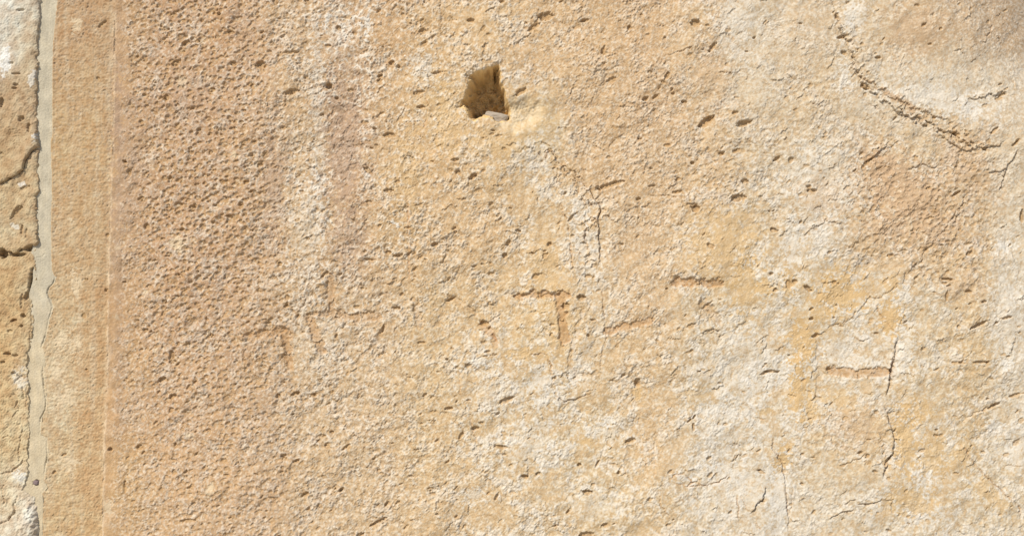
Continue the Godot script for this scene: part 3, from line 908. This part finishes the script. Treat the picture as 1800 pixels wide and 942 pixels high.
	for j in range(q[2], q[3]):
		var v := s.vs[j]
		for i in range(q[0], q[1]):
			var u := s.us[i]
			var k := j * s.nx + i
			var rim := line_at([1455, -20, 1470, 30, 1503, 120, 1520, 152, 1575, 193, 1640, 221, 1715, 256, 1900, 300], u) - v
			if rim > 0.0:
				s.h[k] += 3.5 * smoothstep(0.0, 30.0, rim) - 1.5
			var away := maxf(0.0, u - 1640.0) * (1.0 - 0.75 * smoothstep(60.0, 330.0, v)) + maxf(0.0, 80.0 - v) * 0.4 * smoothstep(1600.0, 1750.0, u)
			s.h[k] -= away * away * 0.0011
			s.h[k] += 1.2 * smoothstep(1745.0, 1775.0, u + 10.0 * n_patch.get_noise_2d(u, v)) * smoothstep(430.0, 520.0, v)

	# --- carved strokes, right to left they make up the worn line of letters
	stroke(s, [436, 592, 470, 585, 496, 581], 8.1, 2.56, 0.52, 10)
	stroke(s, [502, 584, 504, 612, 506, 642], 10.8, 3.49, 0.58, 11)
	stroke(s, [438, 604, 435, 622, 438, 645], 7.6, 2.01, 0.30, 12)
	stroke(s, [540, 556, 556, 553, 576, 551], 7.0, 2.33, 0.49, 13)
	stroke(s, [546, 566, 556, 592, 566, 614], 10.3, 3.03, 0.58, 14)
	stroke(s, [583, 488, 582, 520, 584, 548, 602, 556, 630, 559, 666, 556], 9.2, 2.56, 0.52, 15)
	stroke(s, [676, 572, 664, 600, 640, 624, 626, 640], 5.9, 1.16, 0.20, 16)
	stroke(s, [728, 528, 736, 550, 738, 574], 7.6, 1.90, 0.27, 17)
	stroke(s, [794, 524, 778, 540, 768, 572], 6.5, 1.16, 0.17, 24)
	stroke(s, [798, 526, 816, 534, 832, 548], 5.9, 1.69, 0.20, 25)
	stroke(s, [846, 570, 862, 584, 872, 604], 6.5, 1.48, 0.62, 26)
	stroke(s, [906, 522, 940, 517, 978, 518, 1000, 516], 7.6, 3.39, 0.77, 18)
	stroke(s, [984, 526, 988, 552, 993, 598], 10.3, 3.17, 0.73, 19)
	stroke(s, [1064, 582, 1100, 573, 1144, 562], 8.1, 2.33, 0.73, 20)
	stroke(s, [1187, 494, 1220, 497, 1264, 497], 8.1, 2.96, 0.77, 21)
	stroke(s, [1436, 592, 1444, 640, 1440, 700], 7.0, 1.20, 0.13, 28)
	stroke(s, [1236, 532, 1250, 548, 1262, 566], 8.0, 1.47, 0.30, 29)
	stroke(s, [1458, 651, 1500, 656, 1560, 653], 9.2, 2.54, 0.73, 23)
	stroke(s, [1024, 545, 1010, 600, 1000, 640, 1018, 662, 1050, 655], 5.4, 1.48, 0.17, 27)

	# --- cracks
	crack(s, [1455, 0, 1470, 30, 1482, 62, 1500, 95, 1503, 120, 1520, 152, 1545, 172, 1575, 195, 1600, 205, 1640, 222, 1680, 238, 1715, 258, 1770, 262], 6.0, 0.5, 2.8, 34, .1, 9)
	crack(s, [1505, 125, 1535, 152, 1570, 173, 1610, 193, 1634, 201, 1690, 220], 3.5, 0.3, 1.6, 20, .3, 7)
	crack(s, [927, 238, 970, 271, 986, 290, 998, 307, 1018, 319, 1035, 330, 1045, 351, 1057, 366, 1050, 386, 1052, 411, 1053, 454, 1054, 478], 2.4, 0.7, -2.2, 26, .3)
	crack(s, [1018, 322, 1019, 341, 1030, 361, 1038, 384, 1049, 402], 2.2, 1.8, 0.8, 10)
	crack(s, [983, 294, 980, 320, 986, 361, 999, 396, 1004, 450, 1006, 505], 2.2, 1.6, 1.3, 16)
	crack(s, [1057, 366, 1050, 386, 1046, 400], 2.0, 1.6)
	crack(s, [1730, 285, 1708, 330, 1680, 370, 1650, 410, 1615, 455, 1597, 473, 1586, 490, 1568, 507, 1533, 525, 1515, 537, 1498, 557, 1480, 570, 1455, 575, 1433, 590], 2.6, 1.2, -0.8, 18, .2, 6)
	crack(s, [1535, 533, 1550, 557, 1574, 589], 2.2, 1.8, 0.6, 10, .5)
	crack(s, [1574, 586, 1573, 612, 1566, 642, 1561, 672, 1556, 702], 3.6, 2.6, -2.2, 22, .3, 3)
	crack(s, [1571, 615, 1566, 642, 1562, 668], 4.0, 3.5, 0, 8, .3, 2)
	crack(s, [1550, 705, 1563, 744, 1571, 769, 1568, 793, 1556, 814, 1546, 846], 3.4, 2.2, -2.6, 26)
	crack(s, [1355, 758, 1360, 791, 1374, 814, 1379, 839, 1383, 877, 1385, 907, 1386, 950], 2.8, 2.2, -1.2, 14, .4)
	crack(s, [1393, 852, 1395, 879, 1389, 907], 1.8, 1.4, .4, 8)
	crack(s, [1478, 817, 1500, 808, 1526, 796], 2.2, 1.8, 0.8, 10)
	crack(s, [1503, 885, 1535, 885, 1552, 875], 2.4, 2.2, 1.2, 12)
	crack(s, [1456, 912, 1475, 902, 1502, 895], 2.6, 2.2, 1.4, 12)
	crack(s, [1484, 886, 1492, 880, 1505, 877], 2.6, 1.8, 1.0, 9)
	crack(s, [1678, 774, 1696, 791, 1713, 816, 1741, 845, 1756, 856, 1776, 876, 1796, 894, 1800, 945], 2.4, 1.8, -0.8, 12, .4)
	crack(s, [1760, 708, 1740, 718, 1711, 728, 1686, 745], 2.8, 2.4, 1.0, 12)
	crack(s, [1766, 819, 1800, 819], 1.8, 1.2, .5, 8, .2, 2)
	crack(s, [1176, 841, 1186, 832, 1201, 829, 1216, 846, 1206, 854, 1186, 848, 1177, 841], 2.0, 1.6, 0, 8, .5, 2)
	crack(s, [1206, 853, 1240, 850, 1263, 846, 1283, 834], 2.6, 1.8, .8, 10, .6)
	crack(s, [1345, 852, 1339, 876, 1316, 901], 3.0, 3.0, -2.4, 20, .1, 4)
	crack(s, [1324, 905, 1336, 931], 2.2, 1.4, .8, 10, .6)
	crack(s, [1298, 918, 1296, 890, 1293, 868], 1.8, 1.0, .5, 8, .5)
	crack(s, [1300, 870, 1310, 890, 1330, 905], 1.8, .8, .4, 8, .3)
	crack(s, [1128, 765, 1129, 801, 1141, 835], 2.0, 1.4, .6, 9)
	crack(s, [1148, 776, 1151, 819, 1146, 836], 2.0, 1.2, .6, 9)
	crack(s, [1156, 852, 1161, 886, 1183, 919, 1187, 948], 2.2, 1.6, .8, 10)
	crack(s, [1121, 731, 1122, 768], 1.8, 1.2)
	crack(s, [964, 618, 968, 645, 973, 680, 980, 697, 992, 706, 1020, 697, 1056, 684], 2.4, 1.8, .8, 10, .4)
	crack(s, [1053, 660, 1057, 620, 1064, 592, 1060, 540, 1059, 490], 2.0, 1.2, .6, 9)
	crack(s, [930, 623, 964, 621], 2.0, 1.4, .6, 9, .4)
	crack(s, [838, 572, 858, 566, 882, 552], 2.0, 1.8, .5, 8)
	crack(s, [822, 631, 850, 626, 878, 621], 2.0, 1.5, 1.0, 9, .2, 2)
	crack(s, [808, 640, 810, 692, 826, 728, 838, 780, 842, 800], 2.0, 1.4, .7, 9)
	crack(s, [862, 580, 874, 602], 3.0, 1.6, .5, 8, .7)
	crack(s, [774, 5, 777, 40], 2.2, 1.6)
	crack(s, [812, 68, 816, 97], 2.0, 1.4)
	crack(s, [748, 172, 753, 198, 745, 228], 2.2, 1.4, .6, 9, .5)
	crack(s, [592, 172, 610, 200], 1.6, 1.4)
	crack(s, [718, 342, 718, 400, 720, 440, 719, 505], 2.4, 1.0, .5, 9, .6)
	crack(s, [1757, 40, 1748, 55, 1731, 66], 2.6, 2.0)
	crack(s, [1164, 99, 1190, 94, 1215, 86], 2.0, 1.6, .8, 9)
	crack(s, [1140, 343, 1170, 345, 1200, 346], 2.0, 1.2, .6, 9)
	crack(s, [1008, 392, 1018, 397, 1032, 390], 3.0, 2.4, .8, 9, .2, 2)
	crack(s, [1230, 587, 1240, 579, 1252, 577, 1264, 584], 3.6, 2.6, 1.6, 12, .3, 2)
	crack(s, [1320, 735, 1350, 736], 2.0, 1.2)
	crack(s, [545, 170, 520, 205, 505, 240], 2.0, .8, .3, 9, .3)
	crack(s, [360, 561, 372, 561, 384, 561], 2.2, 1.8, 0, 8, .3, 1)
	crack(s, [1500, 590, 1515, 600, 1528, 592], 2.2, 1.6, .6, 9)
	crack(s, [1733, 305, 1765, 300, 1790, 260], 2.4, 1.4, 2.0, 20)
	crack(s, [1770, 290, 1762, 320, 1758, 335], 2.2, 1.4, -1.8, 16)
	crack(s, [1730, 330, 1755, 345, 1768, 352], 1.6, .8, .5, 8)
	crack(s, [1735, 402, 1755, 398, 1780, 400], 1.8, 1.2, .5, 8)
	crack(s, [1696, 172, 1740, 165, 1800, 166], 1.6, .9, .4, 8, .1)
	crack(s, [1640, 232, 1690, 262, 1730, 262, 1772, 250], 2.4, 1.2, 2.2, 22, .2, 7)
	crack(s, [1700, 176, 1740, 168, 1776, 158], 2.2, 1.0, 1.8, 18, .15, 6)
	crack(s, [1590, 300, 1620, 290, 1650, 296], 2.0, 0.8, 1.4, 14, .2, 5)
	crack(s, [1420, 402, 1450, 388, 1480, 392], 2.0, 0.8, 1.4, 14, .2, 5)
	crack(s, [1520, 292, 1545, 262, 1560, 256], 2.4, 1.0, 2.2, 18, .2, 5)
	crack(s, [1500, 165, 1530, 185, 1560, 205], 2.0, 1.2, .5, 9)

	for k in 60:
		var at := rng.randf()
		var at_v := lerpf(262.0, 480.0, at)
		var at_u := line_at([262, 950, 300, 985, 330, 1010, 366, 1028, 480, 1030], at_v) + rng.randfn(0.0, 15.0)
		var turn := rng.randf_range(-2.6, 0.4)
		var reach := rng.randf_range(5.0, 13.0)
		crack(s, [at_u, at_v, at_u + cos(turn) * reach, at_v + sin(turn) * reach, at_u + cos(turn + 0.7) * reach * 1.8, at_v + sin(turn + 0.7) * reach * 1.8], 2.2, rng.randf_range(0.2, 1.0), rng.randf_range(0.6, 1.6), rng.randf_range(7.0, 14.0), 0.25, 4.0)
	for k in 25:
		var f := rng.randf()
		var at_u := 1470.0 + 240.0 * f
		var at_v := line_at([1455, 0, 1470, 30, 1503, 120, 1520, 152, 1575, 188, 1640, 216, 1715, 250], at_u) + rng.randfn(2.0, 9.0)
		if f < 0.25:
			at_v = rng.randf_range(0.0, 150.0)
			at_u = line_at([0, 1458, 60, 1484, 150, 1516], at_v) + rng.randfn(4.0, 9.0)
		pit(s, at_u, at_v, rng.randf_range(2.0, 5.0), rng.randf_range(1.6, 3.0), rng.randf_range(-40.0, 40.0), rng.randf_range(0.4, 1.5), 0.35)
	pit(s, 1242, 548, 17.0, 13.0, 20, 1.3, 0.22)
	pit(s, 1249, 597, 20.0, 15.0, 0, 1.5, 0.12)
	# --- single hollows: u, v, half-width, half-height, lean, depth
	for p in [[303, 26, 7, 4, 0, 3], [326, 76, 9, 5, 20, 3.5], [346, 73, 5, 3, 0, 2.5], [309, 111, 10, 5, 35, 3.5], [406, 58, 6, 4, 0, 3], [411, 113, 7, 4, 0, 3], [292, 173, 5, 8, 0, 3], [373, 159, 7, 5, 0, 2.5], [247, 214, 4, 4, 0, 2.5], [177, 42, 11, 2.6, 38, 2.2], [170, 137, 4, 3, 0, 2], [485, 4, 5, 7, 0, 3], [459, 116, 10, 7, 20, 4], [595, 49, 5, 4, 0, 3], [578, 152, 6, 6, 0, 5], [592, 173, 3, 4, 0, 3.5], [515, 163, 14, 4.5, 17, 3], [513, 94, 14, 3, 5, 2], [689, 111, 5, 4, 0, 4], [700, 118, 4, 3, 0, 3], [668, 134, 6, 3, 10, 3], [736, 164, 10, 4, 10, 2.5], [741, 189, 8, 3, 0, 3], [768, 129, 9, 2.6, 3, 2.5], [828, 38, 7, 3.5, -10, 3], [743, 56, 6, 7, 0, 2.5], [742, 39, 4, 6, 0, 2], [882, 4, 5, 3, 0, 3], [960, 29, 14, 7, 10, 4.5], [938, 49, 13, 4.5, 35, 3], [1027, 37, 9, 3, 12, 3], [1221, 43, 9, 7, 0, 4.5], [1106, 50, 4, 4, 0, 3], [1060, 89, 9, 3, 65, 2.5], [1251, 85, 11, 4, 50, 3.5], [1168, 69, 3, 3, 0, 2.5], [1325, 68, 3, 2.6, 0, 3], [1075, 142, 9, 5, 20, 2.5], [1172, 135, 9, 4, 55, 3], [1134, 175, 6, 4, 30, 4], [1151, 171, 6, 3, 40, 2.5], [1202, 180, 6, 2.6, -5, 3], [1241, 215, 16, 7, 35, 5], [1306, 218, 14, 5.5, 15, 4.5], [1291, 200, 6, 3, 10, 2.5], [915, 163, 12, 4.5, 30, 3.5], [1470, 29, 4, 6, 0, 3], [1480, 66, 9, 3, 10, 3], [1483, 94, 6, 4, -20, 3], [1542, 103, 6, 2.6, 0, 3], [1513, 79, 4, 2.5, 10, 2], [1520, 153, 9, 5, -20, 2.6], [1520, 167, 4, 4, 0, 1.5], [1621, 46, 5, 3, 30, 2.5], [1651, 53, 3, 2.6, 0, 2], [1633, 79, 4, 2, 0, 2], [1766, 165, 8, 3.5, 25, 2.6], [1758, 173, 8, 3, 15, 2.2], [1641, 208, 4, 3, 30, 2], [1746, 231, 9, 3, 42, 3], [1680, 236, 7, 3, -20, 2.0]]:
		pit(s, p[0], p[1], p[2], p[3], p[4], p[5])
	for p in [[225, 302, 4, 7, 0, 2.5], [257, 398, 6, 5, 0, 2.6], [247, 349, 6, 4, 20, 2.5], [187, 413, 4, 4, 0, 1.5], [372, 269, 4, 4, 0, 3], [435, 321, 5, 4, 0, 3], [426, 359, 4, 4, 0, 3], [338, 364, 6, 4, 0, 2.5], [684, 238, 12, 4.5, 0, 3.5], [647, 300, 9, 4, -40, 3.5], [684, 336, 9, 4, 0, 3], [806, 304, 5, 5, 0, 3.5], [832, 311, 10, 4.5, 40, 3.5], [801, 282, 8, 3, 10, 2.5], [765, 431, 6, 5, 0, 3.5], [894, 428, 6, 4, 30, 3], [887, 449, 5, 5, 40, 3], [683, 444, 6, 4, 0, 3], [701, 449, 10, 3.5, 10, 3], [543, 419, 4, 3, 0, 3], [493, 464, 4, 4, 0, 3], [801, 408, 3, 2.6, 0, 3], [648, 456, 11, 2.4, -8, 2], [717, 401, 6, 2.6, 0, 2], [1217, 287, 4, 3, 0, 3.5], [1222, 367, 8, 6, 20, 5], [1296, 349, 13, 7, 10, 4.5], [1248, 433, 8, 4, -20, 2.5], [966, 429, 5, 4, 20, 3.5], [1267, 271, 5, 4, 30, 3], [1293, 266, 8, 4, 20, 2.5], [1191, 338, 10, 3, 5, 2.5], [1172, 256, 6, 3, 0, 2.5], [1122, 350, 5, 3, 10, 3], [911, 406, 5, 2.6, -15, 3], [958, 449, 7, 4, 40, 2.5], [1308, 319, 7, 4, 0, 3], [1072, 326, 27, 4.5, 17, 3.6], [1191, 316, 6, 2.6, 20, 2.5], [1359, 405, 7, 4, -15, 4], [1364, 280, 9, 3, 35, 3.5], [1388, 282, 5, 6, 0, 2.5], [1419, 329, 5, 3, 0, 2.5], [1425, 336, 10, 3.5, 0, 3.5], [1631, 331, 5, 2.6, 15, 3], [1681, 340, 10, 3, 32, 3], [1703, 445, 6, 4, 20, 3.5], [1731, 261, 5, 3, 20, 3], [1783, 253, 8, 3, 42, 3], [1797, 380, 4, 12, 0, 5], [1523, 287, 16, 3.5, 42, 3], [1563, 449, 6, 3, 10, 2.5], [1405, 391, 4, 2.4, 30, 2.5], [1609, 277, 4, 3, 0, 2], [253, 581, 5, 4, 0, 3.5], [301, 627, 4.5, 12, -5, 3], [284, 667, 9, 4, 25, 3], [303, 697, 8, 4.5, 30, 3.5], [289, 530, 5, 4, 0, 2.5], [432, 649, 3, 5, 0, 3], [145, 555, 4, 5, 0, 1.6], [150, 650, 2.6, 2.4, 0, 2], [185, 510, 3, 3, 0, 2], [149, 491, 4, 2.4, 0, 1.6]]:
		pit(s, p[0], p[1], p[2], p[3], p[4], p[5])
	for p in [[506, 523, 5, 5, 0, 2.5], [504, 538, 5, 3, 0, 3.5], [573, 482, 8, 3.5, 38, 3], [518, 692, 8, 4, 25, 3], [488, 696, 4, 5, 0, 3.5], [697, 541, 9, 3, 0, 2.8], [852, 568, 8, 4, 0, 4], [823, 642, 6, 4, 20, 3], [786, 631, 3, 2.6, 0, 3], [592, 590, 3, 4, 0, 3], [791, 527, 8, 2.8, 22, 2.8], [674, 577, 2.6, 7, -10, 3], [741, 602, 8, 2.6, 0, 2.5], [890, 703, 14, 5, 25, 4], [1022, 523, 8, 6, 0, 5], [994, 538, 7, 6, 0, 4], [1043, 562, 6, 2.2, 0, 2.4], [1120, 672, 5, 9, -10, 4], [1033, 589, 3, 2.6, 0, 3], [1242, 537, 12, 2.4, 40, 2], [1033, 486, 7, 3, 0, 2.5], [1344, 656, 8, 3, 20, 2.5], [1354, 481, 4, 3, 0, 3], [1361, 510, 4, 4, 0, 3], [1418, 507, 8, 4, -40, 4], [1385, 500, 6, 9, 0, 2.5], [1395, 495, 5, 4, 0, 3], [1424, 543, 4, 2.4, 20, 3], [1425, 560, 4, 3, 0, 3.5], [1662, 491, 10, 2.6, -5, 3.5], [1657, 498, 5, 2.6, 0, 3], [1663, 502, 5, 2.2, 10, 2.6], [1726, 530, 4.5, 2.6, 5, 3.5], [1716, 571, 18, 3.2, 24, 4], [1766, 558, 11, 2.6, 12, 2.6], [1748, 567, 3.6, 2.2, 5, 3], [1433, 590, 7, 3.4, 25, 3], [1465, 496, 4, 4, 0, 2.5], [1721, 636, 15, 2.6, 0, 2.6], [1784, 695, 11, 3, 20, 2.6], [1683, 637, 12, 3, 0, 2], [1358, 653, 14, 3, -3, 2.8], [1660, 520, 3, 9, 0, 2], [1700, 512, 6, 3, 0, 3], [192, 790, 4, 3.4, 0, 4], [243, 787, 6, 5, 0, 3], [306, 829, 5, 5, 20, 2.6], [326, 829, 4, 3, 20, 2.6], [93, 831, 4, 3, 30, 2.5], [110, 800, 6, 2.2, 25, 2], [218, 856, 3, 12, 0, 2], [331, 914, 16, 3.6, 8, 3], [308, 784, 4, 4, 0, 2.5], [583, 760, 4, 3, 0, 3.4], [575, 781, 5, 3, 20, 2.4], [498, 801, 5, 4, 20, 3], [521, 810, 7, 3, 20, 3], [608, 786, 9, 2.6, 38, 3], [536, 870, 8, 4, 25, 2.6], [665, 917, 19, 3, 28, 3.6], [681, 885, 6, 4, 40, 3], [790, 717, 8, 3, 10, 3.4], [835, 752, 7, 4, 10, 3.4], [811, 764, 8, 3, 60, 2.6], [881, 784, 14, 3.4, -5, 2.4], [873, 871, 8, 2.8, 65, 3], [633, 940, 8, 4, 15, 3.4], [923, 836, 6, 4, 0, 4], [946, 831, 5, 3, 30, 3], [1018, 816, 4, 3, 0, 3.4], [1032, 864, 9, 4.6, 0, 4.4], [1029, 938, 14, 6, 10, 4], [1062, 921, 8, 3.4, 20, 3], [1050, 814, 8, 2.2, 62, 2.6], [1108, 774, 10, 4.6, 15, 3], [1087, 829, 3, 3, 0, 3], [1219, 732, 5, 2, 60, 3], [1211, 738, 5, 2, 40, 3], [1218, 749, 2.6, 7, 0, 3], [978, 921, 5, 2, 0, 2.4], [1338, 829, 8, 3, -20, 2], [1510, 794, 4.6, 3, 30, 3], [1523, 800, 6, 2.6, 40, 2.6], [1559, 806, 11, 3, 55, 3.4], [1748, 713, 13, 3, 30, 3.2]]:
		pit(s, p[0], p[1], p[2], p[3], p[4], p[5])

	# --- unnumbered small hollows and flake edges all over
	for k in 1300:
		var u := rng.randf_range(215.0, 1800.0)
		var v := rng.randf_range(0.0, 942.0)
		var dense := 0.9 if u < 480.0 else (0.6 if u < 900.0 else 0.32)
		var a := rng.randf()
		var size := rng.randf_range(2.0, 3.6) * (1.0 + 0.8 * pow(rng.randf(), 4.0))
		var lean := rng.randf_range(-20.0, 55.0)
		var depth := rng.randf_range(0.8, 2.4)
		var flat := rng.randf_range(0.45, 0.9)
		if a < dense:
			pit(s, u, v, size * 1.3, size * flat, lean, depth, 0.5)
	for k in 700:
		var u := rng.randf_range(480.0, 1800.0)
		var v := rng.randf_range(0.0, 942.0)
		var ang := deg_to_rad(rng.randfn(-25.0, 38.0))
		var length := rng.randf_range(6.0, 20.0) * (1.0 + 0.8 * pow(rng.randf(), 3.0))
		var bend := rng.randf_range(-0.6, 0.6)
		var mu := u + cos(ang) * length * 0.5
		var mv := v + sin(ang) * length * 0.5
		var depth := rng.randf_range(0.1, 0.6)
		var step := rng.randf_range(0.3, 1.3)
		crack(s, [u, v, mu, mv, mu + cos(ang + bend) * length * 0.5, mv + sin(ang + bend) * length * 0.5], rng.randf_range(1.6, 2.6), depth, step, rng.randf_range(8.0, 16.0), 0.1, 4.0)

	# --- which part each piece of the surface belongs to
	for j in s.ny:
		var edge := line_at(BOSS_EDGE, s.vs[j])
		for i in s.nx:
			if s.us[i] < edge:
				s.reg[j * s.nx + i] = 1
			else:
				break

func left_features(s: Sheet) -> void:
	for p in [[37, 209, 6, 5, 20, 4], [27, 149, 5, 2.4, 0, 3], [20, 111, 5, 2.4, 0, 2], [28, 130, 9, 2, 0, 2.4], [25, 155, 5, 2, 5, 3], [2, 180, 4, 9, 0, 4], [50, 225, 3, 9, 0, 3], [36, 18, 7, 2, 0, 2], [27, 373, 14, 5, 48, 4], [42, 330, 9, 3.4, 20, 2.6], [38, 405, 3, 10, 0, 2.4], [46, 410, 2.4, 9, 0, 2], [4, 446, 8, 9, 0, 12], [30, 448, 14, 3, 5, 6], [52, 436, 9, 5, 15, 7], [54, 497, 5, 26, -6, 9], [46, 520, 5, 10, -30, 5], [37, 530, 3, 12, 0, 2.4], [39, 555, 4.4, 4, 0, 5], [22, 563, 6, 2.6, 15, 4], [36, 573, 3, 2.4, 0, 3], [16, 582, 4, 3, 0, 2.5], [11, 622, 6, 3, -5, 4], [26, 625, 6, 2.4, 0, 3], [3, 637, 4, 3, 0, 3.6], [48, 620, 4, 3, 0, 3.4], [22, 655, 4, 3, 0, 3], [3, 270, 3, 3, 0, 2]]:
		pit(s, p[0], p[1], p[2], p[3], p[4], p[5], 0.2)
	for p in [[[4, 851, 3, 870, 7, 892], 2.2, 2.0], [[32, 868, 25, 884, 22, 901, 12, 916, -4, 922], 3.6, 4.5], [[-6, 838, 12, 831, 24, 825, 34, 816, 42, 806], 2.4, 2.6], [[32, 815, 30, 795, 36, 760, 38, 744], 2.0, 1.8], [[30, 655, 34, 670, 42, 690, 38, 705], 2.6, 2.0], [[52, 530, 54, 560, 52, 580, 50, 615], 2.0, 2.2], [[20, 735, 30, 720, 28, 705], 2.2, 2.0], [[0, 770, 14, 765, 22, 770], 2.2, 1.6], [[24, 690, 30, 700, 24, 720], 2.4, 2.2], [[40, 660, 34, 664, 24, 672], 2.2, 2.0], [[46, 695, 44, 712, 48, 722], 1.6, 1.6], [[28, 20, 36, 16, 46, 19], 1.6, 1.4]]:
		crack(s, p[0], p[1], p[2], 0.8, 8, 0.2)
	patch(s, 8, 105, 12, 26, 0, Color(0.94, 0.935, 0.915), 0.9)
	patch(s, 58, 140, 7, 16, -15, Color(0.90, 0.88, 0.83), 0.8)
	patch(s, 60, 240, 6, 10, 0, Color(0.90, 0.89, 0.86), 0.8)
	patch(s, 35, 325, 8, 5, 0, Color(0.92, 0.90, 0.86), 0.8)
	patch(s, 25, 398, 14, 5, -25, Color(0.90, 0.89, 0.85), 0.7)
	patch(s, 34, 665, 12, 22, 10, Color(0.91, 0.88, 0.81), 0.7)
	patch(s, 32, 838, 14, 10, 0, Color(0.92, 0.91, 0.87), 0.8)
	# the lump of white lime at the foot of the joint
	var n_lump := noise(61, 12.0, 3)
	var q := span(s, 8, 90, 855, 990)
	for j in range(q[2], q[3]):
		for i in range(q[0], q[1]):
			var k := j * s.nx + i
			var x := (s.us[i] - 48.0 + (s.vs[j] - 930.0) * 0.06) / 20.0
			var y := (s.vs[j] - 945.0) / 70.0
			var d := 1.0 - sqrt(x * x + y * y) + 0.18 * n_lump.get_noise_2d(s.us[i], s.vs[j])
			if d > 0.0 and s.h[k] > -20.0:
				s.h[k] += 5.5 * smoothstep(0.0, 0.55, d) + 1.4 * n_lump.get_noise_2d(s.us[i] * 1.3, s.vs[j] * 1.3)
